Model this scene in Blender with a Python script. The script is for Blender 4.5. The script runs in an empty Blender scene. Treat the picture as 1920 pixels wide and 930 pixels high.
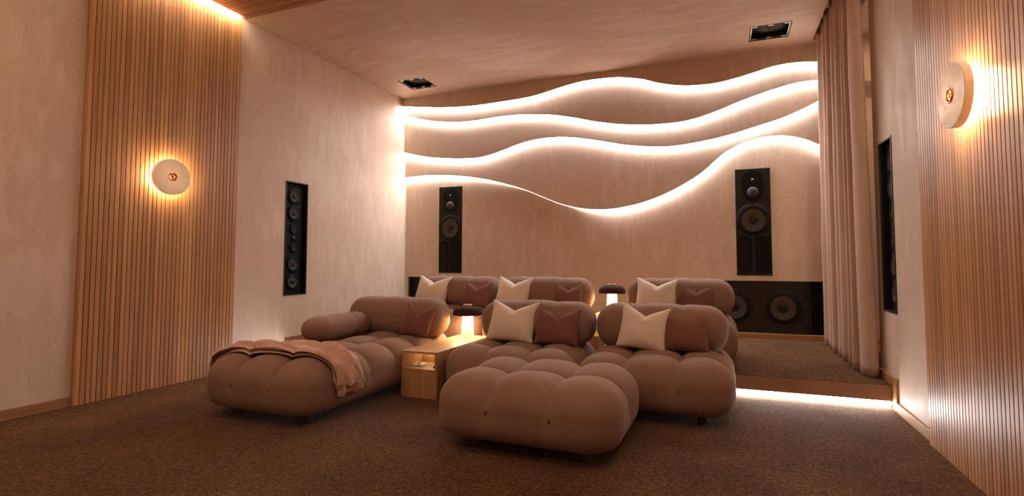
import bpy, bmesh, math, random
from mathutils import Vector, Matrix, noise
from mathutils.bvhtree import BVHTree
random.seed(7)
scene = bpy.context.scene
COL = scene.collection
PI = math.pi

# ------------------------------------------------------------------ camera
cam_d = bpy.data.cameras.new('camera'); cam = bpy.data.objects.new('camera', cam_d); COL.objects.link(cam)
YAW, PIT, ROL, F = -0.3612, 0.0519, -0.0004, 949.63
cam_d.sensor_width = 36.0; cam_d.sensor_fit = 'HORIZONTAL'; cam_d.lens = F/1920*36
cam_d.shift_x = -40.46/1920; cam_d.shift_y = -23.56/1920
cam_d.clip_start = 0.05
F0 = Vector((math.sin(YAW), math.cos(YAW), 0)); R0 = Vector((math.cos(YAW), -math.sin(YAW), 0)); U0 = Vector((0, 0, 1))
Fw = F0*math.cos(PIT)+U0*math.sin(PIT); Up = U0*math.cos(PIT)-F0*math.sin(PIT)
Rt = R0*math.cos(ROL)+Up*math.sin(ROL); Up2 = Up*math.cos(ROL)-R0*math.sin(ROL)
cam.matrix_world = Matrix(((Rt.x, Up2.x, -Fw.x, 0), (Rt.y, Up2.y, -Fw.y, 0), (Rt.z, Up2.z, -Fw.z, 1.0), (0, 0, 0, 1)))
scene.camera = cam

# ------------------------------------------------------------------ world + exposure + light strengths
w = bpy.data.worlds.new('world'); scene.world = w; w.use_nodes = True
w.node_tree.nodes['Background'].inputs[0].default_value = (0.02, 0.015, 0.012, 1)
w.node_tree.nodes['Background'].inputs[1].default_value = 0.3
vs = scene.view_settings
vs.view_transform = 'Standard'; vs.look = 'None'; vs.gamma = 1.0; vs.use_curve_mapping = False
vs.exposure = 0.96
LED = (1.0, 0.965, 0.945); WARM = (1.0, 0.66, 0.34)
E_WAVE, E_STEP, E_COVE, E_SCONCE, E_LAMP, E_SHELF, E_FILL = 38, 21, 55, 76, 56, 12, 225

# ------------------------------------------------------------------ room numbers (metres)
XL, XR, YB, ZC, ZP, YS = -4.279, 1.061, 6.14, 3.327, 0.158, 4.127
YF = -1.6                    # front wall, behind the camera
PY0, PY1 = 2.21, 3.41        # timber portal band
OPEN_Y = 4.44                # curtained opening in the right wall starts here

# ------------------------------------------------------------------ materials
def mat(name):
    m = bpy.data.materials.new(name); m.use_nodes = True
    nt = m.node_tree; b = nt.nodes['Principled BSDF']
    return m, nt, b
def lk(nt, a, b): nt.links.new(a, b)
def coords(nt, scale=(1, 1, 1), kind='Object'):
    tc = nt.nodes.new('ShaderNodeTexCoord'); mp = nt.nodes.new('ShaderNodeMapping')
    mp.inputs['Scale'].default_value = scale; lk(nt, tc.outputs[kind], mp.inputs[0]); return mp.outputs[0]
def geo_pos(nt, scale=(1, 1, 1)):
    g = nt.nodes.new('ShaderNodeNewGeometry'); mp = nt.nodes.new('ShaderNodeMapping')
    mp.inputs['Scale'].default_value = scale; lk(nt, g.outputs['Position'], mp.inputs[0]); return mp.outputs[0]
def noise_n(nt, vec, scale, detail=4, rough=0.5):
    n = nt.nodes.new('ShaderNodeTexNoise'); n.inputs['Scale'].default_value = scale
    n.inputs['Detail'].default_value = detail; n.inputs['Roughness'].default_value = rough
    if vec is not None: lk(nt, vec, n.inputs['Vector'])
    return n.outputs['Fac']
def ramp(nt, fac, stops):
    r = nt.nodes.new('ShaderNodeValToRGB'); e = r.color_ramp.elements
    while len(e) < len(stops): e.new(0.5)
    for i, (p, c) in enumerate(stops):
        e[i].position = p; e[i].color = (*c, 1) if len(c) == 3 else c
    lk(nt, fac, r.inputs[0]); return r.outputs[0]
def bump(nt, b, h, strength, dist):
    bp = nt.nodes.new('ShaderNodeBump'); bp.inputs['Strength'].default_value = strength; bp.inputs['Distance'].default_value = dist
    lk(nt, h, bp.inputs['Height']); lk(nt, bp.outputs[0], b.inputs['Normal'])
def mixv(nt, a, b, f):
    m = nt.nodes.new('ShaderNodeMix'); m.data_type = 'FLOAT'
    m.inputs[0].default_value = f; lk(nt, a, m.inputs[2]); lk(nt, b, m.inputs[3]); return m.outputs[0]

def plaster(name, sc, dark, light, rough=(0.38, 0.6)):
    m, nt, b = mat(name)
    v = geo_pos(nt, sc)
    n1 = noise_n(nt, v, 1.0, 12, 0.72)
    n2 = noise_n(nt, geo_pos(nt), 0.8, 4, 0.5)
    n = mixv(nt, n1, n2, 0.45)
    mid = tuple(d*0.72+l*0.28 for d, l in zip(dark, light))
    c = ramp(nt, n, [(0.38, dark), (0.51, mid), (0.555, light), (0.75, light)])
    lk(nt, c, b.inputs['Base Color'])
    r = ramp(nt, n, [(0.45, (rough[1],)*3), (0.58, (rough[0],)*3)]); lk(nt, r, b.inputs['Roughness'])
    b.inputs['Specular IOR Level'].default_value = 0.35
    bump(nt, b, n1, 0.10, 0.003)
    return m
PL_D, PL_L = (0.610, 0.462, 0.356), (0.690, 0.550, 0.448)
M_WALL = plaster('plaster_wall', (11, 11, 2.6), PL_D, PL_L)
M_CEIL = plaster('plaster_ceiling', (2.4, 11, 1.0), PL_D, PL_L)
M_WAVE = plaster('plaster_wave', (12, 12, 2.6), PL_D, PL_L)

def wood(name, sc, cols, rough=0.42, rnd=True):
    m, nt, b = mat(name)
    v = coords(nt, sc)
    oi = nt.nodes.new('ShaderNodeObjectInfo')
    ad = nt.nodes.new('ShaderNodeVectorMath'); ad.operation = 'ADD'
    ml = nt.nodes.new('ShaderNodeMath'); ml.operation = 'MULTIPLY'; ml.inputs[1].default_value = 37.0 if rnd else 0.0
    lk(nt, oi.outputs['Random'], ml.inputs[0]); lk(nt, v, ad.inputs[0]); lk(nt, ml.outputs[0], ad.inputs[1])
    n1 = noise_n(nt, ad.outputs[0], 1.0, 6, 0.6)
    c = ramp(nt, n1, [(0.3, cols[0]), (0.55, cols[1]), (0.75, cols[2])])
    if rnd:
        hs = nt.nodes.new('ShaderNodeHueSaturation')
        mr = nt.nodes.new('ShaderNodeMapRange'); mr.inputs[3].default_value = 0.78; mr.inputs[4].default_value = 1.18
        lk(nt, oi.outputs['Random'], mr.inputs[0]); lk(nt, mr.outputs[0], hs.inputs['Value']); lk(nt, c, hs.inputs['Color']); c = hs.outputs[0]
    lk(nt, c, b.inputs['Base Color']); b.inputs['Roughness'].default_value = rough
    bump(nt, b, n1, 0.08, 0.002)
    return m
OAK = [(0.36, 0.165, 0.060), (0.47, 0.230, 0.092), (0.54, 0.280, 0.122)]
M_SLAT = wood('oak_slat_vertical', (60, 60, 1.6), OAK)
M_SLATC = wood('oak_slat_ceiling', (1.6, 60, 60), OAK)
M_SKIRT = wood('oak_skirting', (1.5, 1.5, 40), [(0.30, 0.14, 0.055), (0.40, 0.20, 0.085), (0.47, 0.25, 0.11)])
M_TABLE = wood('oak_table', (45, 2.0, 2.0), [(0.34, 0.18, 0.080), (0.46, 0.26, 0.125), (0.53, 0.315, 0.16)], 0.4, False)
M_TABLEV = wood('oak_table_vertical', (45, 45, 2.0), [(0.32, 0.165, 0.072), (0.44, 0.24, 0.115), (0.51, 0.295, 0.15)], 0.45, False)

def simple(name, col, rough=0.5, metal=0.0, spec=0.5):
    m, nt, b = mat(name)
    b.inputs['Base Color'].default_value = (*col, 1); b.inputs['Roughness'].default_value = rough
    b.inputs['Metallic'].default_value = metal; b.inputs['Specular IOR Level'].default_value = spec
    n = noise_n(nt, coords(nt), 60, 2); bump(nt, b, n, 0.03, 0.001)
    return m
M_GAP = simple('dark_felt_backing', (0.030, 0.014, 0.008), 0.9, 0, 0.1)
M_BLACK = simple('black_baffle', (0.010, 0.008, 0.008), 0.45, 0, 0.4)
M_BLACK2 = simple('black_bank_panel', (0.030, 0.023, 0.019), 0.7, 0, 0.12)
M_DEEP = simple('black_recess', (0.003, 0.003, 0.003), 0.7, 0, 0.2)
M_RUBBER = simple('rubber_surround', (0.005, 0.004, 0.004), 0.5, 0, 0.2)
M_CAP = simple('dust_cap', (0.014, 0.011, 0.010), 0.5, 0, 0.3)
M_TWEET = simple('tweeter_dome', (0.12, 0.10, 0.085), 0.5, 0.2, 0.4)
M_DOME = simple('midrange_dome', (0.055, 0.045, 0.038), 0.7, 0.0, 0.15)
M_STEEL = simple('bright_clip', (0.75, 0.70, 0.66), 0.3, 0.9)
M_COPPER = simple('copper', (0.80, 0.36, 0.16), 0.16, 1.0)
M_BRASS = simple('brass', (0.72, 0.52, 0.30), 0.3, 1.0)
M_SHADE = simple('bronze_shade', (0.040, 0.019, 0.012), 0.7, 0.0, 0.06)
M_CERAMIC = simple('white_ceramic', (0.82, 0.74, 0.66), 0.4)
M_WHITE = simple('white_plastic', (0.80, 0.76, 0.72), 0.35)
M_BTN = simple('dark_button_metal', (0.055, 0.045, 0.042), 0.3, 0.7)
M_FOOT = simple('brown_foot', (0.085, 0.040, 0.024), 0.5)
def paper():
    m, nt, b = mat('paper_cone')
    n = noise_n(nt, coords(nt), 160, 3, 0.7)
    lk(nt, ramp(nt, n, [(0.35, (0.036, 0.027, 0.020)), (0.65, (0.080, 0.060, 0.046))]), b.inputs['Base Color'])
    b.inputs['Roughness'].default_value = 0.8
    return m
M_CONE = paper()
def alabaster():
    m, nt, b = mat('alabaster')
    n = noise_n(nt, geo_pos(nt), 9, 8, 0.65)
    c = ramp(nt, n, [(0.35, (0.74, 0.64, 0.53)), (0.52, (0.82, 0.73, 0.63)), (0.62, (0.86, 0.78, 0.70))])
    lk(nt, c, b.inputs['Base Color']); lk(nt, ramp(nt, n, [(0.45, (0.5,)*3), (0.6, (0.3,)*3)]), b.inputs['Roughness'])
    tr = nt.nodes.new('ShaderNodeBsdfTranslucent'); lk(nt, c, tr.inputs[0])
    mx = nt.nodes.new('ShaderNodeMixShader'); mx.inputs[0].default_value = 0.09
    lk(nt, b.outputs[0], mx.inputs[1]); lk(nt, tr.outputs[0], mx.inputs[2]); lk(nt, mx.outputs[0], nt.nodes['Material Output'].inputs[0])
    return m
M_ALAB = alabaster()
def carpet():
    m, nt, b = mat('carpet')
    v = geo_pos(nt)
    n1 = noise_n(nt, v, 110, 3, 0.75)
    n2 = noise_n(nt, v, 2.2, 4, 0.6)
    n3 = noise_n(nt, v, 38, 3, 0.6)
    n = mixv(nt, n1, n3, 0.3)
    n = mixv(nt, n, n2, 0.15)
    c = ramp(nt, n, [(0.39, (0.022, 0.008, 0.003)), (0.50, (0.080, 0.034, 0.013)), (0.61, (0.270, 0.136, 0.060))])
    lk(nt, c, b.inputs['Base Color']); b.inputs['Roughness'].default_value = 0.95
    b.inputs['Specular IOR Level'].default_value = 0.1
    b.inputs['Sheen Weight'].default_value = 0.10; b.inputs['Sheen Roughness'].default_value = 0.5
    b.inputs['Sheen Tint'].default_value = (0.8, 0.55, 0.4, 1)
    bump(nt, b, n, 0.9, 0.02)
    return m
M_CARPET = carpet()
def fabric(name, c0, c1, wscale, sheen, bs=0.2, rough=0.85, stretch=(1, 1, 1), sheen_tint=(1, 0.85, 0.75, 1)):
    m, nt, b = mat(name)
    v = coords(nt, stretch)
    n1 = noise_n(nt, v, wscale, 3, 0.7)
    n2 = noise_n(nt, coords(nt), 3.0, 3, 0.5)
    n = mixv(nt, n1, n2, 0.4)
    lk(nt, ramp(nt, n, [(0.35, c0), (0.65, c1)]), b.inputs['Base Color'])
    b.inputs['Roughness'].default_value = rough; b.inputs['Specular IOR Level'].default_value = 0.15
    b.inputs['Sheen Weight'].default_value = sheen; b.inputs['Sheen Roughness'].default_value = 0.4
    b.inputs['Sheen Tint'].default_value = sheen_tint
    bump(nt, b, n1, bs, 0.003)
    return m
M_SOFA = fabric('mauve_brown_velvet', (0.222, 0.126, 0.090), (0.258, 0.150, 0.110), 9, 0.14, 0.10, 0.8, (6, 6, 0.7))
M_RISER = fabric('step_riser_tan', (0.25, 0.135, 0.085), (0.34, 0.195, 0.13), 140, 0.1, 0.2)  # tan, lighter and smoother than the carpet
M_CREAM = fabric('cream_linen', (0.61, 0.505, 0.425), (0.71, 0.60, 0.52), 170, 0.2, 0.25, 0.85, (1, 1, 3))
M_ROSE = fabric('dusty_rose_weave', (0.115, 0.045, 0.036), (0.255, 0.112, 0.090), 120, 0.15, 0.4)
M_THROW = fabric('rose_wool_throw', (0.400, 0.215, 0.165), (0.680, 0.430, 0.355), 110, 0.4, 0.8)
M_CURT = fabric('blush_curtain', (0.42, 0.27, 0.195), (0.47, 0.315, 0.235), 60, 0.25, 0.08, 0.7)
def emit(name, col, s):
    m = bpy.data.materials.new(name); m.use_nodes = True; nt = m.node_tree
    nt.nodes.remove(nt.nodes['Principled BSDF']); e = nt.nodes.new('ShaderNodeEmission')
    e.inputs[0].default_value = (*col, 1); e.inputs[1].default_value = s
    lk(nt, e.outputs[0], nt.nodes['Material Output'].inputs[0]); return m
M_EWAVE = emit('led_wave', LED, E_WAVE)
M_ESTEP = emit('led_step', LED, E_STEP)
M_ECOVE = emit('led_cove', (1.0, 0.80, 0.58), E_COVE)
M_ESCON = emit('sconce_light', (1.0, 0.72, 0.42), E_SCONCE)
M_ELAMP = emit('lamp_light', WARM, E_LAMP)
M_ESHELF = emit('shelf_light', (1.0, 0.75, 0.45), E_SHELF)
M_EFILL = emit('fill_light', (1.0, 0.70, 0.46), E_FILL)

# ------------------------------------------------------------------ mesh helpers
def obj(name, me, m=None, parent=None, loc=None, rot=None, smooth=False):
    if isinstance(me, bmesh.types.BMesh):
        bm = me; me = bpy.data.meshes.new(name); bm.to_mesh(me); bm.free()
    if m is not None and not me.materials: me.materials.append(m)
    if smooth:
        for p in me.polygons: p.use_smooth = True
    o = bpy.data.objects.new(name, me); COL.objects.link(o)
    if parent: o.parent = parent
    if loc is not None: o.location = loc
    if rot is not None: o.rotation_euler = rot
    return o
def tag(o, label, cat, group=None):
    o['label'] = label; o['category'] = cat
    if group: o['group'] = group
    return o
def struct(o): o['kind'] = 'structure'; return o
def thing(name, label, cat, loc=(0, 0, 0), group=None, rot=(0, 0, 0)):
    o = bpy.data.objects.new(name, None); COL.objects.link(o); o.location = loc; o.rotation_euler = rot
    o.empty_display_size = 0.1
    return tag(o, label, cat, group)
def add_box(bm, a, b):
    x0, y0, z0 = a; x1, y1, z1 = b
    v = [bm.verts.new(c) for c in ((x0, y0, z0), (x1, y0, z0), (x1, y1, z0), (x0, y1, z0), (x0, y0, z1), (x1, y0, z1), (x1, y1, z1), (x0, y1, z1))]
    for f in ((3, 2, 1, 0), (4, 5, 6, 7), (0, 1, 5, 4), (1, 2, 6, 5), (2, 3, 7, 6), (3, 0, 4, 7)): bm.faces.new([v[i] for i in f])
def boxes(*bs, bevel=0.0):
    bm = bmesh.new()
    for a, b in bs: add_box(bm, a, b)
    if bevel: bmesh.ops.bevel(bm, geom=bm.edges[:], offset=bevel, segments=2, affect='EDGES', profile=0.5)
    return bm
def lathe(prof, n=40, close=False):
    """revolve (r, z) profile about z"""
    bm = bmesh.new(); rings = []
    for r, z in prof:
        if r < 1e-6: rings.append([bm.verts.new((0, 0, z))])
        else: rings.append([bm.verts.new((r*math.cos(2*PI*i/n), r*math.sin(2*PI*i/n), z)) for i in range(n)])
    for a, b in zip(rings, rings[1:]):
        for i in range(n):
            j = (i+1) % n
            if len(a) == 1 and len(b) == 1: continue
            if len(a) == 1: bm.faces.new((a[0], b[j], b[i]))
            elif len(b) == 1: bm.faces.new((a[i], a[j], b[0]))
            else: bm.faces.new((a[i], a[j], b[j], b[i]))
    bmesh.ops.recalc_face_normals(bm, faces=bm.faces[:])
    return bm
def slab(u0, u1, v0, v1, holes, fn):
    """box cells of a wall slab; fn(u, v, k) -> point with k = 0 front, 1 back; holes = (u0, u1, v0, v1)"""
    us = sorted({u0, u1, *[h[i] for h in holes for i in (0, 1)]}); vsn = sorted({v0, v1, *[h[i] for h in holes for i in (2, 3)]})
    us = [u for u in us if u0 <= u <= u1]; vsn = [v for v in vsn if v0 <= v <= v1]
    bm = bmesh.new()
    for a, b in zip(us, us[1:]):
        for c, d in zip(vsn, vsn[1:]):
            mu, mv = (a+b)/2, (c+d)/2
            if any(h[0] < mu < h[1] and h[2] < mv < h[3] for h in holes): continue
            v = [bm.verts.new(fn(*q)) for q in ((a, c, 0), (b, c, 0), (b, d, 0), (a, d, 0), (a, c, 1), (b, c, 1), (b, d, 1), (a, d, 1))]
            for f in ((3, 2, 1, 0), (4, 5, 6, 7), (0, 1, 5, 4), (1, 2, 6, 5), (2, 3, 7, 6), (3, 0, 4, 7)): bm.faces.new([v[i] for i in f])
    bmesh.ops.recalc_face_normals(bm, faces=bm.faces[:])
    return bm
def place(bm, mtx): bmesh.ops.transform(bm, matrix=mtx, verts=bm.verts[:]); return bm
def smooth01(a, b, x): t = max(0.0, min(1.0, (x-a)/(b-a))); return t*t*(3-2*t)
def cr(pts, n):
    """Catmull-Rom through points"""
    out = []; P = [pts[0]]+list(pts)+[pts[-1]]
    for i in range(1, len(P)-2):
        p0, p1, p2, p3 = [Vector(P[i+k]) for k in (-1, 0, 1, 2)]
        for k in range(n):
            t = k/n
            out.append(0.5*((2*p1)+(p2-p0)*t+(2*p0-5*p1+4*p2-p3)*t*t+(3*p1-p0-3*p2+p3)*t**3))
    out.append(Vector(P[-2])); return out

# ------------------------------------------------------------------ the setting
T = 0.14
# speaker openings (y0, y1, z0, z1) on the side walls and (x0, x1, z0, z1) on the back wall
SPK_SIDE = (4.003, 4.306, 0.650, 1.852)
SPK_BL, SPK_BR = (-3.731, -3.369, 0.845, 2.042), (0.121, 0.484, 0.845, 2.042)
BANK_R = (-0.215, 0.970, 0.215, 0.787); BANK_L = (-4.233, -3.048, 0.215, 0.787)
CS_L, CS_R = (-3.911, -3.535, 5.383, 5.731), (0.276, 0.656, 5.365, 5.726)
SLOT = (0.905, 1.25, 4.28, 5.92)
AX = 2.1
struct(obj('floor', boxes(((XL-T, YF-T, -0.1), (XR+T, YS+0.06, 0.0))), M_CARPET))
plat = struct(obj('floor_platform', boxes(((XL, YS+0.035, 0.0), (AX, YB, ZP)), ((XL, YS+0.004, 0.052), (XR, YS+0.035, ZP)), bevel=0.003), M_CARPET))
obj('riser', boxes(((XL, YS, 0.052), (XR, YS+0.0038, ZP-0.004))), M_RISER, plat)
struct(obj('wall_left', slab(YF-T, YB+T, -0.1, ZC+0.2, [SPK_SIDE], lambda u, v, k: (XL-k*T, u, v)), M_WALL))
struct(obj('wall_right', slab(YF-T, OPEN_Y, -0.1, ZC+0.2, [SPK_SIDE], lambda u, v, k: (XR+k*T, u, v)), M_WALL))
struct(obj('wall_front', boxes(((XL, YF-T, -0.1), (XR, YF, ZC+0.2))), M_WALL))
wback = struct(obj('wall_back', slab(XL, AX, 0, ZC+0.2, [SPK_BL, SPK_BR, BANK_L, BANK_R], lambda u, v, k: (u, YB+k*T, v)), M_WAVE))
struct(obj('wall_alcove', boxes(((AX, OPEN_Y-0.1, 0), (AX+T, YB+T, ZC+0.2)), ((XR+T, OPEN_Y-T, 0), (AX, OPEN_Y, ZC+0.2))), M_WALL))
struct(obj('ceiling', slab(XL, XR+T, YF, YB, [SLOT, CS_L, CS_R], lambda u, v, k: (u, v, ZC+k*0.2)), M_CEIL))
struct(obj('ceiling_alcove', boxes(((0.88, SLOT[2], ZC+0.2), (AX, YB, ZC+0.26)), ((XR+T, SLOT[2], ZC-0.02), (AX, SLOT[3], ZC+0.2))), M_WALL))
struct(obj('trim_1', boxes(((XR, 5.94, 2.84), (AX, YB, ZC+0.1))), M_WALL))

# wave panels on the back wall, each a layer further forward than the one below
WPX = [
 [(-4.30, 6.0, 'x', 756, 199.3), (825, 201), (884, 198), (936, 190.8), (998, 180), (1060, 160.5), (1100, 150.5), (1140, 145.8), (1165, 144.7), (1202, 147.6), (1235, 155), (1268, 159.3), (1297, 159.7), (1337, 156), (1374, 147.6), (1410, 136.6), (1447, 124.6), (1480, 118), (1513, 115), (1535, 115.5)],
 [(759, 214), (779, 220.8), (807, 226), (835, 228), (864, 228), (895, 225), (931, 219), (967, 215), (1000, 214), (1036, 215), (1075, 220), (1114, 227), (1150, 231.3), (1173, 233), (1206, 233.5), (1242, 231.7), (1279, 227.3), (1312, 219), (1348, 206), (1381, 192), (1414, 179.4), (1451, 166.6), (1487, 156), (1513, 151.3), (1535, 149.4)],
 [(760, 286), (791, 292.7), (825, 296), (859, 297), (890, 296), (915, 291), (944, 281), (972, 270), (1000, 262), (1029, 257.7), (1055, 256.6), (1083, 258), (1114, 262), (1150, 267.7), (1176, 271.5), (1220, 274.4), (1257, 273.7), (1297, 268), (1337, 260), (1377, 249.6), (1418, 236.4), (1461, 222.5), (1498, 207), (1535, 188.5)],
 [(760, 333.5), (786, 329.6), (817, 328), (848, 328.6), (879, 331), (910, 335.6), (941, 342.5), (972, 351), (1000, 361), (1029, 373), (1055, 382.5), (1086, 389.5), (1114, 392.3), (1141, 391.8), (1169, 387.8), (1206, 379), (1246, 363.6), (1282, 345), (1315, 323.8), (1341, 301), (1359, 285.8), (1388, 269.3), (1418, 259), (1451, 254), (1483, 254.7), (1513, 261.3), (1538, 272)]]
WPX[0][0] = (756, 199.3)
def wall_pt(u, v, Y):
    d = Fw+Rt*((u-1000.46)/F)-Up2*((v-441.44)/F)
    t = Y/d.y; return (d.x*t, 1.0+d.z*t)
STEP_D = 0.030
wave_curves = []
for i, pts in enumerate(WPX):
    yf = YB-STEP_D*(4-i)
    c = [wall_pt(u, v, yf) for u, v in pts]
    s0 = (c[1][1]-c[0][1])/(c[1][0]-c[0][0]); c[0] = (XL, c[0][1]+s0*(XL-c[0][0]))
    s1 = (c[-1][1]-c[-2][1])/(c[-1][0]-c[-2][0]); c.append((XR, c[-1][1]+s1*(XR-c[-1][0])))
    c = cr([(a, b, 0) for a, b in c], 8)
    wave_curves.append((yf, c))
    bm = bmesh.new(); rows = []
    zt = ZC
    for q in c:
        rows.append([bm.verts.new((q.x, yf, q.y)), bm.verts.new((q.x, yf, zt)), bm.verts.new((q.x, yf+STEP_D, zt)), bm.verts.new((q.x, yf+STEP_D, q.y))])
    for a, b in zip(rows, rows[1:]):
        for k in range(4): bm.faces.new((a[k], b[k], b[(k+1) % 4], a[(k+1) % 4]))
    bm.faces.new(rows[0]); bm.faces.new(rows[-1]); bmesh.ops.recalc_face_normals(bm, faces=bm.faces[:])
    obj('wave_panel', bm, M_WAVE, wback)
ordn = ['topmost', 'second from top', 'third from top', 'lowest']
for i, (yf, c) in enumerate(wave_curves):
    segs = [c]; wid = lambda x: 1.0
    if i == 3:      # the lowest strip thins out on its long descent
        xa, xb, xc, xd = [wall_pt(u, v, yf)[0] for u, v in ((800, 329), (1000, 361), (1060, 384), (1165, 388))]
        wid = lambda x: 0.03+0.97*max(1-smooth01(xa, xb, x), smooth01(xc, xd, x))
    bm = bmesh.new()
    for sg in segs:
        rows = []
        for k, q in enumerate(sg):
            a = sg[max(k-1, 0)]; b = sg[min(k+1, len(sg)-1)]; tg = (b-a).normalized(); nd = Vector((tg.y, -tg.x, 0))
            if nd.y > 0: nd = -nd
            p0 = q+nd*0.0005; p1 = q+nd*0.0045; wy = 0.029-0.0275*wid(q.x)
            rows.append([bm.verts.new((p0.x, yf+wy, p0.y)), bm.verts.new((p0.x, yf+0.029, p0.y)), bm.verts.new((p1.x, yf+0.029, p1.y)), bm.verts.new((p1.x, yf+wy, p1.y))])
        for a, b in zip(rows, rows[1:]):
            for k in range(4):
                f = bm.faces.new((a[k], b[k], b[(k+1) % 4], a[(k+1) % 4])); f.material_index = 0 if k == 2 else 1
        bm.faces.new(rows[0]).material_index = 1; bm.faces.new(rows[-1]).material_index = 1
    bmesh.ops.recalc_face_normals(bm, faces=bm.faces[:])
    me = bpy.data.meshes.new('led_strip'); bm.to_mesh(me); bm.free(); me.materials.append(M_EWAVE); me.materials.append(M_WHITE)
    tag(obj('led_strip', me), f'glowing white led strip under the {ordn[i]} wave on the back wall', 'led strip', 'wave led strips')

# step light
for xa, xb, wh in ((0.05, XR-0.02, 'right of the sofa'), (XL+0.02, -3.26, 'by the left wall')):
    tag(obj('led_strip', boxes(((xa, YS+0.012, 0.006), (xb, YS+0.034, 0.046)), bevel=0.002), M_ESTEP), f'straight white led strip at the foot of the step {wh}', 'led strip')

# skirting boards
BH = 0.062; BT = 0.016
def skirt(name, *bs): return struct(obj(name, boxes(*bs, bevel=0.002), M_SKIRT))
skirt('baseboard_left', ((XL, YF, 0), (XL+BT, PY0-0.001, BH+0.006)), ((XL, PY1+0.001, 0), (XL+BT, YS-0.09, BH)), ((XL, YS-0.086, 0), (XL+BT, YS-0.004, ZP+BH)), ((XL, YS+0.0, ZP), (XL+BT, YB, ZP+BH)))
skirt('baseboard_right', ((XR-BT, YF, 0), (XR, PY0-0.001, BH)), ((XR-BT, PY1+0.001, 0), (XR, YS-0.09, BH)), ((XR-BT, YS-0.086, 0), (XR, YS-0.004, ZP+BH)), ((XR-BT, YS+0.0, ZP), (XR, OPEN_Y, ZP+BH)))
skirt('baseboard_back', ((XL+BT, YB-0.014, ZP), (AX, YB, 0.2135)))

# ------------------------------------------------------------------ timber slat portal
NS = 36; PITCH = (PY1-PY0)/NS; SW = PITCH-0.0055; ST = 0.018; SB = 0.012
def slat_panel(label, side):
    t = thing('slat_panel', label, 'wall panel', ((XL if side < 0 else XR), PY0, 0))
    s = -side
    x0, x1 = sorted((0.0, s*SB))
    obj('backing_board', boxes(((x0, 0.001, 0.0), (x1, PY1-PY0-0.001, ZC-0.012))), M_GAP, t)
    a, b = sorted((0.0, s*(SB+ST)))
    obj('end_board', boxes(((a, -0.006, 0.0), (b, 0.0005, ZC-0.012))), M_SLAT, t)
    obj('end_board', boxes(((a, PY1-PY0-0.0005, 0.0), (b, PY1-PY0+0.006, ZC-0.012))), M_SLAT, t)
    a, b = sorted((s*SB, s*(SB+ST)))
    bm = boxes(((a, 0, 0), (b, SW, ZC-0.014)), bevel=0.0012)
    me = bpy.data.meshes.new('slat'); bm.to_mesh(me); bm.free(); me.materials.append(M_SLAT)
    for k in range(NS): obj('slat', me, None, t, (0, k*PITCH+0.003, 0))
    return t
slat_panel('tall vertical oak slat panel on the left wall behind a round sconce', -1)
slat_panel('tall vertical oak slat panel on the right wall at the picture edge', 1)
COVE = 0.085
t = thing('slat_panel', 'oak slat band across the ceiling at upper left, lit from its end', 'ceiling panel', (XL+COVE, PY0, ZC))
LN = XR-XL-2*COVE
obj('backing_board', boxes(((0, 0.001, -SB), (LN, PY1-PY0-0.001, 0))), M_GAP, t)
bm = boxes(((0, 0, -SB-ST), (LN, SW, -SB)), bevel=0.0012)
me = bpy.data.meshes.new('slat'); bm.to_mesh(me); bm.free(); me.materials.append(M_SLATC)
for k in range(NS): obj('slat', me, None, t, (0, k*PITCH+0.003, 0))
obj('end_board', boxes(((0, PY1-PY0-0.0005, -SB-ST), (LN, PY1-PY0+0.012, 0))), M_SLATC, t)
for s, lab in ((-1, 'left'), (1, 'right')):
    xa = XL+SB+ST+0.004 if s < 0 else XR-COVE+0.004
    xb = XL+COVE-0.006 if s < 0 else XR-SB-ST-0.004
    tag(obj('led_strip', boxes(((xa, PY0+0.02, ZC-0.006), (xb, PY1-0.01, ZC-0.0005))), M_ECOVE), f'warm led strip tucked above the {lab} slat panel at the ceiling', 'led strip')

# ------------------------------------------------------------------ sconces
def sconce(label, x, y, z, s):
    t = thing('wall_sconce', label, 'wall lamp', (x, y, z), 'round stone wall sconces')
    t.rotation_euler = (0, s*PI/2, 0)      # local +Z points into the room
    R = 0.146
    obj('mounting_plate', lathe([(0, 0.0), (0.05, 0.0), (0.05, 0.012), (0, 0.012)]), M_BRASS, t)
    obj('light_ring', lathe([(0.0, 0.0125), (0.080, 0.0125), (0.095, 0.022), (0.095, 0.040), (0.0, 0.040)], 48), M_ESCON, t)
    obj('stone_disc', lathe([(0, 0.0405), (R-0.002, 0.0405), (R, 0.0425), (R, 0.072), (R-0.003, 0.075), (0.036, 0.075), (0.034, 0.073), (0, 0.073)], 72), M_ALAB, t, smooth=False)
    k = obj('knob', lathe([(0.034, 0.0735), (0.035, 0.080), (0.031, 0.083), (0.026, 0.079), (0.017, 0.0755), (0.009, 0.078), (0, 0.084)], 40), M_COPPER, t, smooth=True)
    return t
XS = SB+ST
sconce('round pale stone sconce with copper centre on the left slat panel', XL+XS+0.001, 2.778, 1.688, 1)
sconce('round pale stone sconce with copper centre on the right slat panel', XR-XS-0.001, 2.745, 1.742, -1)

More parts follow.
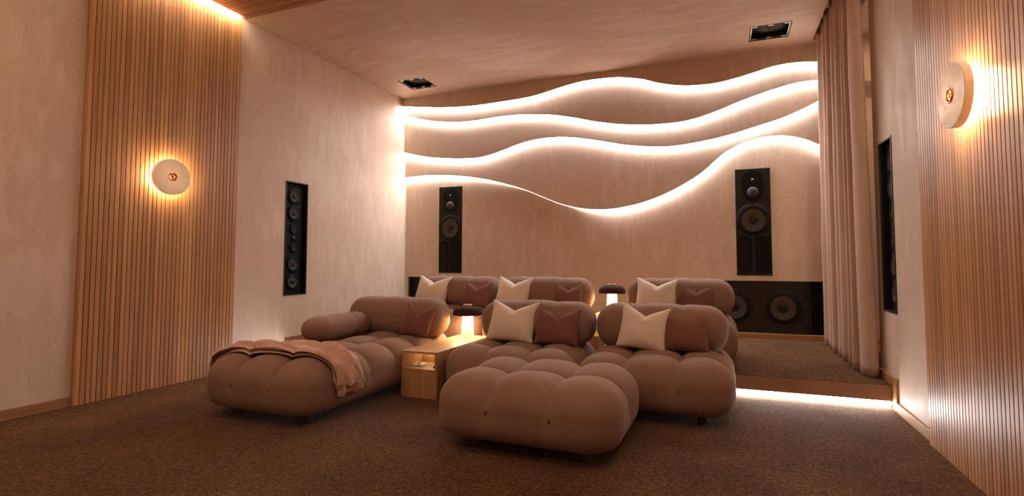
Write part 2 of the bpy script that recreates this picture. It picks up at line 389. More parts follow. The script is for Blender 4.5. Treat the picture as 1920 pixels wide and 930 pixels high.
# ------------------------------------------------------------------ speakers
def driver(parent, mtx, R, cone_r=0.66, cap_r=0.26, small=False):
    """cone driver facing local +Z"""
    fr = obj('driver_frame', place(lathe([(R, 0.0), (R, 0.010), (R*0.95, 0.013), (R*0.90, 0.010), (R*0.86, 0.015), (R*0.80, 0.017), (R*0.74, 0.015), (R*cone_r, 0.011)], 48), mtx), M_RUBBER, parent, smooth=True)
    obj('cone', place(lathe([(R*cone_r, 0.0115), (R*(cone_r+cap_r)/2, 0.008), (R*cap_r, 0.003)], 48), mtx), M_CONE, fr, smooth=True)
    obj('dust_cap', place(lathe([(R*cap_r, 0.003), (R*cap_r*0.8, 0.008), (R*cap_r*0.45, 0.012), (0, 0.0135)], 32), mtx), M_CAP, fr, smooth=True)
    return fr
def face_m(cx, cy, cz, facing):
    """matrix taking local +Z to the facing direction, local Y up"""
    if facing == '-y': r = Matrix(((1, 0, 0), (0, 0, -1), (0, 1, 0)))
    elif facing == '+x': r = Matrix(((0, 0, 1), (1, 0, 0), (0, 1, 0)))
    elif facing == '-x': r = Matrix(((0, 0, -1), (-1, 0, 0), (0, 1, 0)))
    else: r = Matrix(((1, 0, 0), (0, -1, 0), (0, 0, -1)))
    return Matrix.Translation((cx, cy, cz)) @ r.to_4x4()
def pill(wd, ht, depth, n=20, r=None):
    """pill-shaped plate in local XY, from z = 0 to depth"""
    r = wd/2 if r is None else r
    pts = []
    for cx, cy, a0 in ((wd/2-r, ht/2-r, 0), (-wd/2+r, ht/2-r, PI/2), (-wd/2+r, -ht/2+r, PI), (wd/2-r, -ht/2+r, 1.5*PI)):
        for k in range(n+1): a = a0+PI/2*k/n; pts.append((cx+r*math.cos(a), cy+r*math.sin(a)))
    bm = bmesh.new(); top = [bm.verts.new((x, y, depth)) for x, y in pts]; bot = [bm.verts.new((x, y, 0)) for x, y in pts]
    bm.faces.new(top); bm.faces.new(bot[::-1])
    for i in range(len(pts)): j = (i+1) % len(pts); bm.faces.new((bot[i], bot[j], top[j], top[i]))
    bmesh.ops.remove_doubles(bm, verts=bm.verts[:], dist=1e-6); bmesh.ops.recalc_face_normals(bm, faces=bm.faces[:]); return bm
def ring_frame(wd, ht, th, depth):
    return boxes(((-wd/2, -ht/2, 0), (-wd/2+th, ht/2, depth)), ((wd/2-th, -ht/2, 0), (wd/2, ht/2, depth)), ((-wd/2+th, -ht/2, 0), (wd/2-th, -ht/2+th, depth)), ((-wd/2+th, ht/2-th, 0), (wd/2-th, ht/2, depth)))
def tower(label, rc, face_y):
    x0, x1, z0, z1 = rc; wd, ht = x1-x0-0.002, z1-z0-0.002
    t = thing('wall_speaker', label, 'speaker', ((x0+x1)/2, face_y, (z0+z1)/2), 'tall three-way speakers set in the back wall')
    M = face_m(0, 0, 0, '-y'); L = lambda x, y, z=0.0: M @ Matrix.Translation((x, y, z))
    top = ht/2
    obj('baffle', place(boxes(((-wd/2, -ht/2, -0.06), (wd/2, ht/2, 0.004)), bevel=0.002), M), M_BLACK2, t)
    wg = obj('waveguide', place(pill(0.225, 0.345, 0.004), L(0, top-0.195, 0.004)), M_DEEP, t)
    obj('tweeter', place(lathe([(0.014, 0), (0.012, 0.005), (0.006, 0.008), (0, 0.009)], 24), L(0, top-0.125, 0.0085)), M_TWEET, wg, smooth=True)
    obj('midrange_dome', place(lathe([(0.058, 0), (0.054, 0.006), (0.040, 0.014), (0.02, 0.019), (0, 0.02)], 36), L(0, top-0.262, 0.0085)), M_DOME, wg, smooth=True)
    driver(t, L(0, top-0.572, 0.005), 0.176, 0.70, 0.29)
    pt = obj('port', place(pill(0.150, 0.420, 0.003), L(-0.092, -top+0.232, 0.0042)), M_DEEP, t)
    obj('port_plug', place(pill(0.100, 0.365, 0.003), L(-0.092, -top+0.232, 0.0074)), M_RUBBER, pt)
    obj('divider', place(boxes(((-0.006, -0.22, 0), (0.006, 0.22, 0.006))), L(0.004, -top+0.225, 0.004)), M_BLACK2, t)
    obj('grille_panel', place(boxes(((-0.082, -0.20, 0), (0.082, 0.20, 0.004)), bevel=0.0015), L(0.095, -top+0.235, 0.0042)), M_DEEP, t)
    for sx in (-1, 1):
        for yy in (0.02, 0.385, 0.765):
            obj('screw', place(lathe([(0.007, 0), (0.007, 0.002), (0, 0.003)], 14), L(sx*(wd/2-0.022), top-yy, 0.004)), M_DEEP, t)
    return t
tower('tall black three-way speaker in the back wall near the left corner', SPK_BL, YB-0.002)
tower('tall black three-way speaker in the back wall near the curtain', SPK_BR, YB-0.002)

def column_speaker(label, x, facing):
    y0, y1, z0, z1 = SPK_SIDE; wd, ht = y1-y0-0.002, z1-z0-0.002
    t = thing('wall_speaker', label, 'speaker', (x, (y0+y1)/2, (z0+z1)/2), 'slim black line speakers in the side walls')
    M = face_m(0, 0, 0, facing); L = lambda a, b, z=0.0: M @ Matrix.Translation((a, b, z))
    obj('frame', place(ring_frame(wd, ht, 0.012, 0.045), L(0, 0, -0.040)), M_BLACK, t)
    obj('baffle', place(boxes(((-wd/2, -ht/2, -0.06), (wd/2, ht/2, -0.041))), M), M_DEEP, t)
    for f, r in ((0.123, 0.082), (0.275, 0.082), (0.42, 0.048), (0.58, 0.048), (0.73, 0.082), (0.885, 0.082)):
        driver(t, L(0, ht/2-f*ht, -0.040), r, 0.72, 0.38, r < 0.05)
    obj('tweeter', place(lathe([(0.030, 0), (0.030, 0.006), (0.018, 0.003), (0.012, 0.010), (0, 0.013)], 28), L(0, 0, -0.040)), M_CAP, t, smooth=True)
    for a, f in ((-0.055, 0.285), (0.075, 0.205)):
        obj('screw', place(lathe([(0.006, 0), (0.005, 0.004), (0, 0.005)], 12), L(a, ht/2-f*ht, -0.040)), M_STEEL, t)
    return t
column_speaker('slim black line speaker set in the left wall above the chaise', XL, '+x')
column_speaker('slim black line speaker set in the right wall beside the curtain', XR, '-x')

def subwoofer_bank(label, rc, s):
    x0, x1, z0, z1 = rc; XM = (x0+x1)/2; wd, ht = x1-x0-0.002, z1-z0-0.002
    t = thing('subwoofer_bank', label, 'speaker', (XM, YB-0.002, (z0+z1)/2), 'black subwoofer banks low in the back wall')
    M = face_m(0, 0, 0, '-y'); L = lambda a, b, z=0.0: M @ Matrix.Translation((a, b, z))
    obj('cabinet', place(boxes(((-wd/2, -ht/2, -0.08), (wd/2, ht/2, -0.045))), M), M_DEEP, t)
    xb = wd/2-0.140                       # edge bar position, measured from the bank centre
    a, b = sorted((-s*(wd/2-0.004), s*xb))
    bf = obj('baffle', place(boxes(((a, -ht/2+0.004, -0.044), (b, ht/2-0.004, -0.012)), bevel=0.002), M), M_BLACK2, t)
    for off in (0.248, 0.745):
        lx = s*(xb-off)
        obj('driver_bezel', place(lathe([(0.205, 0.0), (0.195, 0.006), (0.178, 0.004)], 56), L(lx, 0.0, -0.012)), M_BLACK2, bf, smooth=True)
        driver(t, L(lx, 0.0, -0.012), 0.178, 0.72, 0.33)
    obj('edge_bar', place(boxes(((s*(xb+0.012)-0.010, -ht/2+0.004, -0.044), (s*(xb+0.012)+0.010, ht/2-0.004, -0.004)), bevel=0.002), M), M_BLACK2, t)
    for xx in (0.15, 0.41, 0.77): obj('screw', place(lathe([(0.007, 0), (0.007, 0.002), (0, 0.003)], 14), L(s*(xb-xx), ht/2-0.02, -0.012)), M_DEEP, bf)
    return t
subwoofer_bank('black twin subwoofer bank low in the back wall beside the curtain', BANK_R, 1)
subwoofer_bank('black subwoofer bank at the back wall left corner, mostly behind pillows', BANK_L, -1)

def ceiling_speaker(label, rc):
    x0, x1, y0, y1 = rc; wd, ht = x1-x0-0.002, y1-y0-0.002
    t = thing('ceiling_speaker', label, 'speaker', ((x0+x1)/2, (y0+y1)/2, ZC), 'square black ceiling speakers')
    M = face_m(0, 0, 0, 'down'); L = lambda a, b, z=0.0: M @ Matrix.Translation((a, b, z))
    obj('back_box', place(boxes(((-wd/2, -ht/2, -0.075), (wd/2, ht/2, -0.060))), M), M_DEEP, t)
    obj('frame', place(ring_frame(wd, ht, 0.010, 0.060), L(0, 0, -0.058)), M_BLACK, t)
    obj('trim_ring', place(ring_frame(wd-0.022, ht-0.022, 0.008, 0.005), L(0, 0, -0.012)), M_STEEL, t)
    driver(t, L(0, 0, -0.058), 0.125, 0.75, 0.24)
    for sx, sy in ((-1, -1), (1, -1), (-1, 1), (1, 1), (0, 1), (0, -1)):
        obj('clip', place(boxes(((-0.022, -0.010, 0), (0.022, 0.010, 0.006)), bevel=0.002), L(sx*(wd/2-0.045), sy*(ht/2-0.030), -0.008)), M_STEEL, t)
    return t
ceiling_speaker('square black ceiling speaker near the left back corner', CS_L)
ceiling_speaker('square black ceiling speaker near the top of the curtain', CS_R)

# ------------------------------------------------------------------ upholstery
def rbox(hx, hy, hz, rx, ry, rz, N, disp, lowp=2.0):
    """rounded box surface from a cube grid; disp(point, normal) -> displaced point. Returns verts, faces and an evaluator"""
    def ev(q):
        p = Vector((q[0]*hx, q[1]*hy, q[2]*hz))
        i = Vector((max(-hx+rx, min(hx-rx, p.x)), max(-hy+ry, min(hy-ry, p.y)), max(-hz+rz, min(hz-rz, p.z))))
        d = Vector(((p.x-i.x)/rx, (p.y-i.y)/ry, (p.z-i.z)/rz))
        if d.z < 0:      # the underside keeps a tighter round-over than the crown
            hh = math.hypot(d.x, d.y); e = lowp; n = d/((hh**e+abs(d.z)**e)**(1/e))
        else: n = d.normalized()
        s = i+Vector((n.x*rx, n.y*ry, n.z*rz))
        nn = Vector((n.x/rx, n.y/ry, n.z/rz)).normalized()
        return disp(s, nn)
    verts = {}; vl = []; faces = []
    def key(q): return tuple(round(c*100000) for c in q)
    def vid(q):
        k = key(q)
        if k not in verts: verts[k] = len(vl); vl.append(ev(q))
        return verts[k]
    # denser towards the edges so that the round-over is smooth
    g = [-1+2*i/N for i in range(N+1)]; g = [0.72*x+0.28*math.sin(x*PI/2) for x in g]
    for ax in range(3):
        for sg in (-1, 1):
            ids = []
            for a in g:
                row = []
                for b in g:
                    q = [0, 0, 0]; q[ax] = sg; q[(ax+1) % 3] = a; q[(ax+2) % 3] = b; row.append(vid(q))
                ids.append(row)
            for i in range(N):
                for j in range(N):
                    f = (ids[i][j], ids[i+1][j], ids[i+1][j+1], ids[i][j+1])
                    faces.append(f if sg > 0 else f[::-1])
    return vl, faces, ev
def seam_t(x, W, n):
    """1 on an inner seam line, 0 in the middle of a cell; edge cells count only their inner half"""
    f = (x/W+0.5)*n; k = round(f); k = max(1, min(n-1, k)); return max(0.0, 1-2*abs(f-k)), (f-k)*W/n
def seat_disp(W, D, H, cols, rows, seed, amp=0.035):
    def disp(s, n):
        tx, dx = seam_t(s.x, W, cols) if cols > 1 else (0, 1); ty, dy = seam_t(s.y, D, rows) if rows > 1 else (0, 1)
        zn = s.z/(H/2)
        up = smooth01(-0.55, 0.75, zn)            # strong on top, dies out towards the underside
        low = smooth01(-0.98, -0.3, zn)
        # a seam only shows where the surface faces away from its own axis
        wx = 1-smooth01(0.65, 0.97, abs(n.x)); wy = 1-smooth01(0.65, 0.97, abs(n.y))
        a = amp*(0.20*low+0.80*up)
        d = a*(wx*tx**2.6+wy*ty**2.6)
        d += (0.013*low*up+0.002*low)*(wx*math.exp(-abs(dx)/0.010)+wy*math.exp(-abs(dy)/0.010))
        bulge = 0.006*(1-min(1, abs(zn))**2)
        wr = noise.noise(Vector((s.x*9+seed, s.y*9, s.z*2.2)))*0.0035*(1-abs(n.z))+noise.noise(Vector((s.x*3+seed, s.y*3, s.z*3)))*0.005
        return s+n*(bulge-d+wr)
    return disp
def back_disp(W, D, H, seed, cols=3):
    def disp(s, n):
        tx, dx = seam_t(s.x, W, cols)
        wx = 1-smooth01(0.5, 0.95, abs(n.x))
        d = wx*(0.010*tx**4+0.0035*math.exp(-(dx/0.007)**2))
        low = smooth01(-1.0, 0.2, s.z/(H/2))
        wr = noise.noise(Vector((s.x*8+seed, s.y*8, s.z*2.0)))*0.004*(1-abs(n.z))+noise.noise(Vector((s.x*2.5+seed, 3, s.z*3)))*0.006
        return s+n*(0.012*(1-(2*s.x/W)**2)-d*(0.4+0.6*low)+wr)
    return disp
def soft_mesh(name, vl, faces, m):
    me = bpy.data.meshes.new(name); me.from_pydata([tuple(v) for v in vl], [], faces); me.materials.append(m)
    for p in me.polygons: p.use_smooth = True
    me.update(); return me
def button_bm():
    bm = lathe([(0.0115, -0.004), (0.0115, 0.002), (0.0095, 0.004), (0.0070, 0.003), (0.0060, -0.001), (0, -0.002)], 20); return bm
me_btn = bpy.data.meshes.new('button'); _b = button_bm(); _b.to_mesh(me_btn); _b.free(); me_btn.materials.append(M_BTN)
me_foot = bpy.data.meshes.new('foot'); _b = lathe([(0, 0), (0.026, 0), (0.030, 0.004), (0.036, 0.075), (0, 0.075)], 24); _b.to_mesh(me_foot); _b.free(); me_foot.materials.append(M_FOOT)
cache = {}
SH, SZ = 0.345, 0.055            # seat cushion height and underside level
def seat(parent, W, D, cols, rows, seed, N=84, buttons=('front', 'right', 'left')):
    k = (W, D, cols, rows, seed)
    if k not in cache:
        vl, fc, ev = rbox(W/2, D/2, SH/2, 0.185, 0.185, SH/2-0.012, N, seat_disp(W, D, SH, cols, rows, seed), 3.4)
        cache[k] = (soft_mesh('seat_cushion', vl, fc, M_SOFA), BVHTree.FromPolygons(vl, fc))
    me, bvh = cache[k]
    o = obj('seat_cushion', me, None, parent, (0, 0, SZ+SH/2))
    def btn(orig, dr):
        h, nn, _, _ = bvh.ray_cast(orig, dr)
        if h is None: return
        b = obj('button', me_btn, None, o, h); b.rotation_euler = nn.to_track_quat('Z', 'Y').to_euler()
    if 'front' in buttons:
        for c in range(1, cols): btn(Vector((-W/2+W*c/cols, -D, -0.012)), Vector((0, 1, 0)))
    for sd, s in (('right', 1), ('left', -1)):
        if sd in buttons:
            for r in range(1, rows): btn(Vector((s*W, -D/2+D*r/rows, -0.012)), Vector((-s, 0, 0)))
    for sx in (-1, 1):
        for sy in (-1, 1): obj('foot', me_foot, None, parent, (sx*(W/2-0.19), sy*(D/2-0.17), 0))
    return o, bvh
def backrest(parent, W, seed, loc, D=0.33, H=0.315, rot=0.0):
    k = ('b', W, D, H, seed)
    if k not in cache:
        vl, fc, ev = rbox(W/2, D/2, H/2, 0.135, 0.135, 0.140, 64, back_disp(W, D, H, seed))
        cache[k] = soft_mesh('backrest', vl, fc, M_SOFA)
    return obj('backrest', cache[k], None, parent, loc, (rot, 0, 0))

BZ = 0.363+0.315/2
SOFA_G = 'tufted sofa modules'
def module(label, x0, x1, y0, y1, z, bx, bw, seed, by=3.825):
    cx, cy = (x0+x1)/2, (y0+y1)/2
    t = thing('sofa_module', label, 'sofa', (cx, cy, z), SOFA_G)
    o, bvh = seat(t, round(x1-x0, 3), round(y1-y0, 3), 3, 3, seed)
    backrest(t, bw, seed, (bx-cx, by-cy, BZ), rot=0.03)
    return t, bvh
SD = 0.90
module('brown tufted sofa seat between the low oak table and the front right seat', -1.942, -0.966, 3.19, 3.19+SD, 0, -1.408, 0.935, 1.0)
module('brown tufted sofa seat at the right end of the front row', -0.942, 0.042, 3.19, 3.19+SD, 0, -0.452, 0.925, 2.0)
DY = 1.0; RY = 4.20
module('brown tufted sofa seat at the left end of the rear row', -3.150, -2.178, RY, RY+SD, ZP, -2.655, 0.945, 1.0, 3.825+DY)
module('brown tufted sofa seat in the middle of the rear row left of its lamp', -2.154, -1.212, RY, RY+SD, ZP, -1.675, 0.945, 3.0, 3.825+DY)
module('brown tufted sofa seat at the right end of the rear row', -0.872, 0.080, RY, RY+SD, ZP, -0.400, 0.935, 2.0, 3.825+DY)

# chaise
CW, CD = 0.94, 1.77; CX, CY = -2.765, 2.335+1.77/2
ch = thing('chaise_sofa', 'long brown tufted chaise with one armrest beside the left wall', 'sofa', (CX, CY, 0))
_, ch_bvh = seat(ch, CW, CD, 3, 6, 4.0, 110)
backrest(ch, 0.955, 4.0, (-2.724-CX, 3.825-CY, BZ), rot=0.03)
def arm_disp(s, n):
    f = s.y-0.10; d = 0.004*math.exp(-(f/0.007)**2)+0.008*max(0, 1-abs(f)/0.12)**3
    return s+n*(0.008-d+noise.noise(Vector((s.x*5, s.y*5, s.z*4)))*0.005)
vl, fc, _ = rbox(0.130, 0.315, 0.094, 0.122, 0.130, 0.088, 44, arm_disp)
obj('armrest', soft_mesh('armrest', vl, fc, M_SOFA), None, ch, (-3.020-CX, 3.385-CY, 0.468))

# ottoman
ot = thing('ottoman', 'large brown tufted ottoman standing in front of the sofa', 'ottoman', (-0.998, 2.38+0.775/2, 0))
seat(ot, 1.02, 0.775, 3, 2, 5.0)

# ------------------------------------------------------------------ pillows
def pillow_bm(W, H, Tk, chop, seed):
    N = 28; bm = bmesh.new(); g = [-1+2*i/N for i in range(N+1)]; g = [0.6*x+0.4*math.sin(x*PI/2) for x in g]
    lay = []
    for sg in (-1, 1):
        rows = []
        for v in g:
            row = []
            for u in g:
                x = W/2*u*(1-0.075*(1-v*v)*(0.5+0.5*abs(u)))
                z = H/2*v*(1-0.055*(1-u*u))
                tv = ((v+1)/2)
                z -= chop*tv**2.0*max(0, 1-abs(u-0.04)*1.02)**1.15
                prof = max(0, (1-abs(u)**2.6))**0.62*max(0, (1-abs(v)**2.6))**0.62
                th = Tk/2*prof
                th *= 1-0.55*math.exp(-((u-0.04)/(0.10+0.25*(1-tv)))**2)*smooth01(0.62, 1.0, tv)
                th += 0.004*noise.noise(Vector((u*2.2+seed, v*2.2, sg)))*min(1, prof*2)
                row.append((x, sg*th, z, abs(u) == 1 or abs(v) == 1))
            rows.append(row)
        lay.append(rows)
    ids = []
    for k, rows in enumerate(lay):
        ids.append([[None]*(N+1) for _ in range(N+1)])
        for i in range(N+1):
            for j in range(N+1):
                x, y, z, e = rows[i][j]
                edge = i in (0, N) or j in (0, N)
                if k == 1 and edge: ids[1][i][j] = ids[0][i][j]
                else: ids[k][i][j] = bm.verts.new((x, 0 if edge else y, z))
    for k in (0, 1):
        for i in range(N):
            for j in range(N):
                f = (ids[k][i][j], ids[k][i][j+1], ids[k][i+1][j+1], ids[k][i+1][j])
                bm.faces.new(f if k == 0 else f[::-1])
    return bm
def pillow(label, cat_m, W, H, bottom, lean, roll, yaw=0.0, Tk=0.13, chop=0.075, seed=0.0, group=None):
    """bottom = bottom centre point; lean = radians backwards"""
    bm = pillow_bm(W, H, Tk, chop, seed)
    bmesh.ops.translate(bm, verts=bm.verts[:], vec=(0, 0, H/2))
    o = obj('throw_pillow', bm, cat_m, smooth=True)
    o.matrix_world = Matrix.Translation(bottom) @ Matrix.Rotation(yaw, 4, 'Z') @ Matrix.Rotation(-lean, 4, 'X') @ Matrix.Rotation(roll, 4, 'Y')
    tag(o, label, 'pillow', group)
    return o
GC, GR = 'cream linen pillows', 'dusty rose pillows'
LEAN = 0.42
pillow('cream pillow with chopped top on the front row seat beside the oak table', M_CREAM, 0.395, 0.33, (-1.56, 3.585, 0.392), LEAN, 0.03, 0.0, 0.15, 0.075, 1, GC)
pillow('dusty rose pillow on the front row seat beside the oak table', M_ROSE, 0.345, 0.285, (-1.185, 3.585, 0.390), LEAN, 0.01, 0.0, 0.13, 0.07, 2, GR)
pillow('cream pillow tilted sideways on the front row right seat', M_CREAM, 0.345, 0.325, (-0.565, 3.58, 0.392), LEAN, 0.10, 0.0, 0.15, 0.075, 3, GC)
pillow('dusty rose pillow on the front row right seat', M_ROSE, 0.315, 0.272, (-0.265, 3.595, 0.392), LEAN, 0.0, 0.0, 0.13, 0.07, 4, GR)
pillow('dusty rose pillow on the chaise against its backrest', M_ROSE, 0.265, 0.275, (-2.415, 3.585, 0.390), LEAN, 0.12, 0.12, 0.13, 0.065, 5, GR)
pillow('cream pillow on the rear row left seat', M_CREAM, 0.395, 0.33, (-2.905, 4.585, 0.550), LEAN, 0.03, 0.0, 0.15, 0.075, 6, GC)
pillow('dusty rose pillow on the rear row left seat', M_ROSE, 0.305, 0.27, (-2.375, 4.595, 0.550), LEAN, 0.03, 0.0, 0.13, 0.07, 7, GR)
pillow('cream pillow on the rear row middle seat', M_CREAM, 0.370, 0.33, (-1.975, 4.585, 0.550), LEAN, 0.03, 0.0, 0.15, 0.075, 8, GC)
pillow('dusty rose pillow on the rear row middle seat by the lamp', M_ROSE, 0.285, 0.27, (-1.405, 4.60, 0.550), LEAN, 0.02, 0.0, 0.13, 0.07, 9, GR)
pillow('cream pillow on the rear row right seat', M_CREAM, 0.370, 0.33, (-0.585, 4.585, 0.550), LEAN, 0.02, 0.0, 0.15, 0.075, 10, GC)
pillow('dusty rose pillow on the rear row right seat', M_ROSE, 0.320, 0.275, (-0.245, 4.60, 0.550), LEAN, 0.02, 0.0, 0.13, 0.07, 11, GR)

# ------------------------------------------------------------------ low oak tables
def side_table(label, x0, x1, y0, y1, z, niche):
    t = thing('side_table', label, 'table', ((x0+x1)/2, y0, z), 'low oak tables between the seats')
    W = x1-x0; D = y1-y0; h = 0.338; p = 0.016
    obj('table_top', boxes(((-W/2, 0, h-p), (W/2, D, h)), bevel=0.0012), M_TABLE, t)
    for s in (-1, 1):
        a, b = sorted((s*W/2, s*(W/2-p-0.004)))
        obj('side_panel', boxes(((a, 0.0, 0.012), (b, D, h-p-0.0005)), bevel=0.001), M_TABLEV, t)
    wi = W/2-p-0.0045
    obj('front_panel', boxes(((-wi, 0.004, 0.012), (wi, 0.020, 0.198)), bevel=0.001), M_TABLEV, t)
    obj('shelf', boxes(((-wi, 0.003, 0.1985), (wi, 0.27, 0.210)), bevel=0.001), M_TABLE, t)
    obj('niche_back', boxes(((-wi, 0.255, 0.2105), (wi, 0.268, h-p-0.001))), M_TABLEV, t)
    obj('back_panel', boxes(((-wi, D-0.02, 0.012), (wi, D-0.002, h-p-0.001))), M_TABLEV, t)
    obj('plinth', boxes(((-W/2+0.004, 0.004, 0), (W/2-0.004, D-0.004, 0.0115))), M_TABLEV, t)
    if niche: obj('shelf_light', boxes(((-wi+0.015, 0.215, h-p-0.007), (wi-0.015, 0.227, h-p-0.0015))), M_ESHELF, t)
    return t
side_table('long low oak side table with lit niche between chaise and front seat', -2.281, -1.975, 3.238, 4.118, 0, True)
side_table('low oak side table between the rear row middle and right seats', -1.196, -0.890, RY+0.05, RY+1.10, ZP, True)
d = thing('remote_dock', 'small white square device with dark round button in the table niche', 'device', (-2.205, 3.36, 0.2101))
d.rotation_euler = (0, 0, 0.1)
obj('body', boxes(((-0.045, -0.045, 0), (0.045, 0.045, 0.014)), bevel=0.004), M_WHITE, d)
obj('dial', lathe([(0.016, 0.0142), (0.016, 0.0165), (0, 0.017)], 24), M_BLACK, d)
tag(obj('remote_control', boxes(((-2.052, 3.31, 0.2101), (-2.003, 3.345, 0.223)), bevel=0.003), M_BLACK), 'small dark remote lying in the right corner of the table niche', 'remote')

# ------------------------------------------------------------------ mushroom table lamps
def lamp(label, x, y, z):
    t = thing('table_lamp', label, 'lamp', (x, y, z), 'mushroom table lamps')
    obj('column', lathe([(0, 0), (0.057, 0), (0.058, 0.003), (0.047, 0.17), (0.046, 0.205), (0, 0.205)], 48), M_CERAMIC, t, smooth=False)
    sh = obj('shade', lathe([(0.048, 0.200), (0.116, 0.196), (0.128, 0.192), (0.132, 0.196), (0.132, 0.212), (0.127, 0.232), (0.113, 0.250), (0.090, 0.262), (0.06, 0.268), (0, 0.270)], 64), M_SHADE, t, smooth=True)
    obj('light_ring', lathe([(0.055, 0.1975), (0.108, 0.1945), (0.108, 0.1925), (0.055, 0.1950), (0.055, 0.1975)], 48), M_ELAMP, t)
    obj('knob', lathe([(0, 0.268), (0.040, 0.268), (0.041, 0.270), (0.041, 0.283), (0.039, 0.285), (0, 0.285)], 32), M_BRASS, t)
    return t
lamp('lit mushroom lamp with dark shade on the table beside the chaise', -2.140, 4.015, 0.3385)
lamp('lit mushroom lamp with dark shade between the rear row seats', -1.052, 4.98, ZP+0.3385)

# ------------------------------------------------------------------ throw blanket on the chaise
def throw():
    bm = bmesh.new()
    C0 = Vector((CX, 0, SZ+SH/2))
    def layer(th0, th1, yfn, off, seed, amp, nu=120, nv=26, thick=0.008):
        top = []; bot = []
        R = [[0]*(nv+1) for _ in range(nu+1)]
        for i in range(nu+1):
            s = i/nu; th = th0+(th1-th0)*s; dx = math.cos(th); dz = math.sin(th)
            for j in range(nv+1):
                y0, y1 = yfn(s); y = y0+(y1-y0)*j/nv
                o_ = Vector((0.30*max(-1, min(1, dx*1.25))+dx*1.2, y-CY, dz*1.2))
                h, n, _, ds = ch_bvh.ray_cast(o_, Vector((-dx, 0, -dz))); R[i][j] = 1.2-(ds if h is not None else 1.2)
        def sweep(f, A): return [[f([A[k][j] for k in range(max(0, i-11), min(nu, i+11)+1)]) for j in range(nv+1)] for i in range(nu+1)]
        Rb = sweep(lambda q: sum(q)/len(q), sweep(max, R))
        Rb = [[max(R[i][j], 0.5*Rb[i][j]+0.5*R[i][j]) for j in range(nv+1)] for i in range(nu+1)]
        for i in range(nu+1):
            s = i/nu; th = th0+(th1-th0)*s
            rt, rb = [], []
            for j in range(nv+1):
                v = j/nv; y0, y1 = yfn(s)
                y = y0+(y1-y0)*v
                # ray from outside towards the cushion axis, flattened so that the top is evenly sampled
                dx = math.cos(th); dz = math.sin(th)
                ax = CX+0.30*max(-1, min(1, dx*1.25))
                o_ = Vector((ax-CX+dx*1.2, y-CY, dz*1.2)); dr = Vector((-dx, 0, -dz))
                h = o_+dr*(1.2-Rb[i][j])
                f = (1-2*abs(math.sin(v*PI*1.7+seed+1.6*math.sin(s*5+seed)))**0.8)*amp
                f += noise.noise(Vector((s*5+seed, v*3.0, seed)))*amp*1.3+abs(noise.noise(Vector((s*9, v*6+seed, 2))))*amp*0.7
                f += noise.noise(Vector((s*16+seed, v*4.5, 8)))*amp*0.55+noise.noise(Vector((s*34, v*11+seed, 4)))*amp*0.22
                edge = min(1, min(v, 1-v)*8)
                hp = h+Vector((dx, 0, dz))*(off+max(0.001, (f+amp*0.8)*(0.35+0.65*edge)))
                hp.y += noise.noise(Vector((s*6+seed, v*1.5, 5)))*0.02
                p = Vector((CX, CY, SZ+SH/2))+hp
                rt.append(bm.verts.new(p)); rb.append(bm.verts.new(p-Vector((dx, 0, dz))*thick))
            top.append(rt); bot.append(rb)
        for i in range(nu):
            for j in range(nv):
                bm.faces.new((top[i][j], top[i+1][j], top[i+1][j+1], top[i][j+1]))
                bm.faces.new((bot[i][j], bot[i][j+1], bot[i+1][j+1], bot[i+1][j]))
        for i in range(nu):
            bm.faces.new((top[i][0], bot[i][0], bot[i+1][0], top[i+1][0])); bm.faces.new((top[i][nv], top[i+1][nv], bot[i+1][nv], bot[i][nv]))
        for j in range(nv):
            bm.faces.new((top[0][j], top[0][j+1], bot[0][j+1], bot[0][j])); bm.faces.new((top[nu][j], bot[nu][j], bot[nu][j+1], top[nu][j+1]))
    lerp = lambda a, b, t: a+(b-a)*t
    layer(math.radians(172), math.radians(-20), lambda s: (lerp(2.47, 2.56, smooth01(0, 1, s)), lerp(2.72, 2.80, s)), 0.012, 0.5, 0.015)
    layer(math.radians(165), math.radians(-4), lambda s: (lerp(2.49, 2.60, smooth01(0.2, 1, s)), lerp(2.74, 2.77, s)), 0.034, 2.7, 0.018)
    layer(math.radians(176), math.radians(2), lambda s: (lerp(2.46, 2.535, smooth01(0, 1, s)), lerp(2.60, 2.63, s)), 0.042, 4.1, 0.016)
    return bm
bm = throw(); bmesh.ops.recalc_face_normals(bm, faces=bm.faces[:])
tag(obj('throw_blanket', bm, M_THROW, smooth=True), 'rumpled rose wool throw draped across the foot of the chaise', 'blanket')

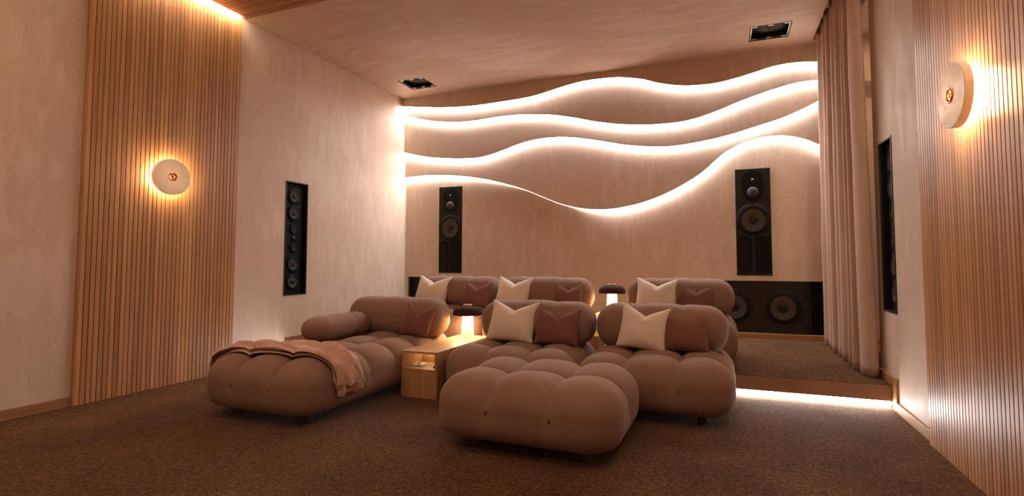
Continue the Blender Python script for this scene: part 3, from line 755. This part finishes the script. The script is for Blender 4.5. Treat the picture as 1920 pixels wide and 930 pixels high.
# ------------------------------------------------------------------ curtain
def curtain():
    pts = []
    y = 5.82; k = 0; rr = random.Random(3)
    while y > 4.60:
        pts.append((0.915+0.02*rr.random() if k % 2 == 0 else 1.005+0.02*rr.random(), y, 0)); y -= 0.075+0.055*rr.random(); k += 1
    if k % 2 == 0: pts.append((0.925, 4.575, 0))
    pts += [(0.990, 4.545, 0), (0.945, 4.50, 0), (0.940, 4.44, 0), (0.955, 4.38, 0), (0.980, 4.345, 0), (1.005, 4.335, 0), (1.025, 4.355, 0), (1.012, 4.40, 0)]
    c = cr(pts, 8); bm = bmesh.new(); rows = []
    nz = 44; z0, z1 = ZP+0.006, ZC+0.08
    L = len(c)
    for iz in range(nz+1):
        t = iz/nz; z = z0+(z1-z0)*t; row = []
        for k, q in enumerate(c):
            a = c[max(0, k-3)]; b = c[min(L-1, k+3)]
            amp = 0.85+0.25*(1-t)+0.10*noise.noise(Vector((k*0.06, t*3, 1)))
            x = 0.968+(q.x-0.968)*amp; yy = q.y-0.02*(1-t)*noise.noise(Vector((k*0.05, t*2, 7)))
            x -= 0.030*t*smooth01(4.9, 4.35, yy)
            x += 0.006*noise.noise(Vector((q.y*6, t*5, 3)))
            zz = z if iz else z+0.012*noise.noise(Vector((k*0.08, 0, 9)))
            row.append(bm.verts.new((min(x, XR-0.012) if yy < OPEN_Y else x, yy, zz)))
        rows.append(row)
    for a, b in zip(rows, rows[1:]):
        for k in range(L-1): bm.faces.new((a[k], a[k+1], b[k+1], b[k]))
    return bm
cu = obj('curtain', curtain(), M_CURT, smooth=True)
sm = cu.modifiers.new('thickness', 'SOLIDIFY'); sm.thickness = 0.004
tag(cu, 'floor-length blush curtain drawn across the opening in the right wall', 'curtain')

# ------------------------------------------------------------------ added fill lights, out of view, to brighten the front and the alcove
def fill_light(label, x, y, z=ZC, r=0.05, m=None):
    t = thing('fill_light', label, 'ceiling lamp', (x, y, z), 'added ceiling fill lights')
    obj('trim_ring', lathe([(r+0.012, 0), (r+0.012, -0.004), (r, -0.006), (r, 0)], 32), M_BRASS, t)
    obj('lens', lathe([(r-0.001, -0.001), (r-0.001, -0.003), (0, -0.003)], 32), m or M_EFILL, t)
for y, row in ((1.2, 'front row'), (-0.5, 'rear row')):
    for x, side in ((-3.2, 'left'), (-1.6, 'middle'), (0.0, 'right')):
        fill_light(f'added unseen downlight, {side} one of the {row} above the empty carpet', x, y)
fill_light('added unseen downlight in the alcove behind the curtain', 1.65, 5.2, ZC-0.02, 0.05, emit('alcove_fill', (1.0, 0.72, 0.40), 160))  # added lamp that brightens the alcove wall past the curtain
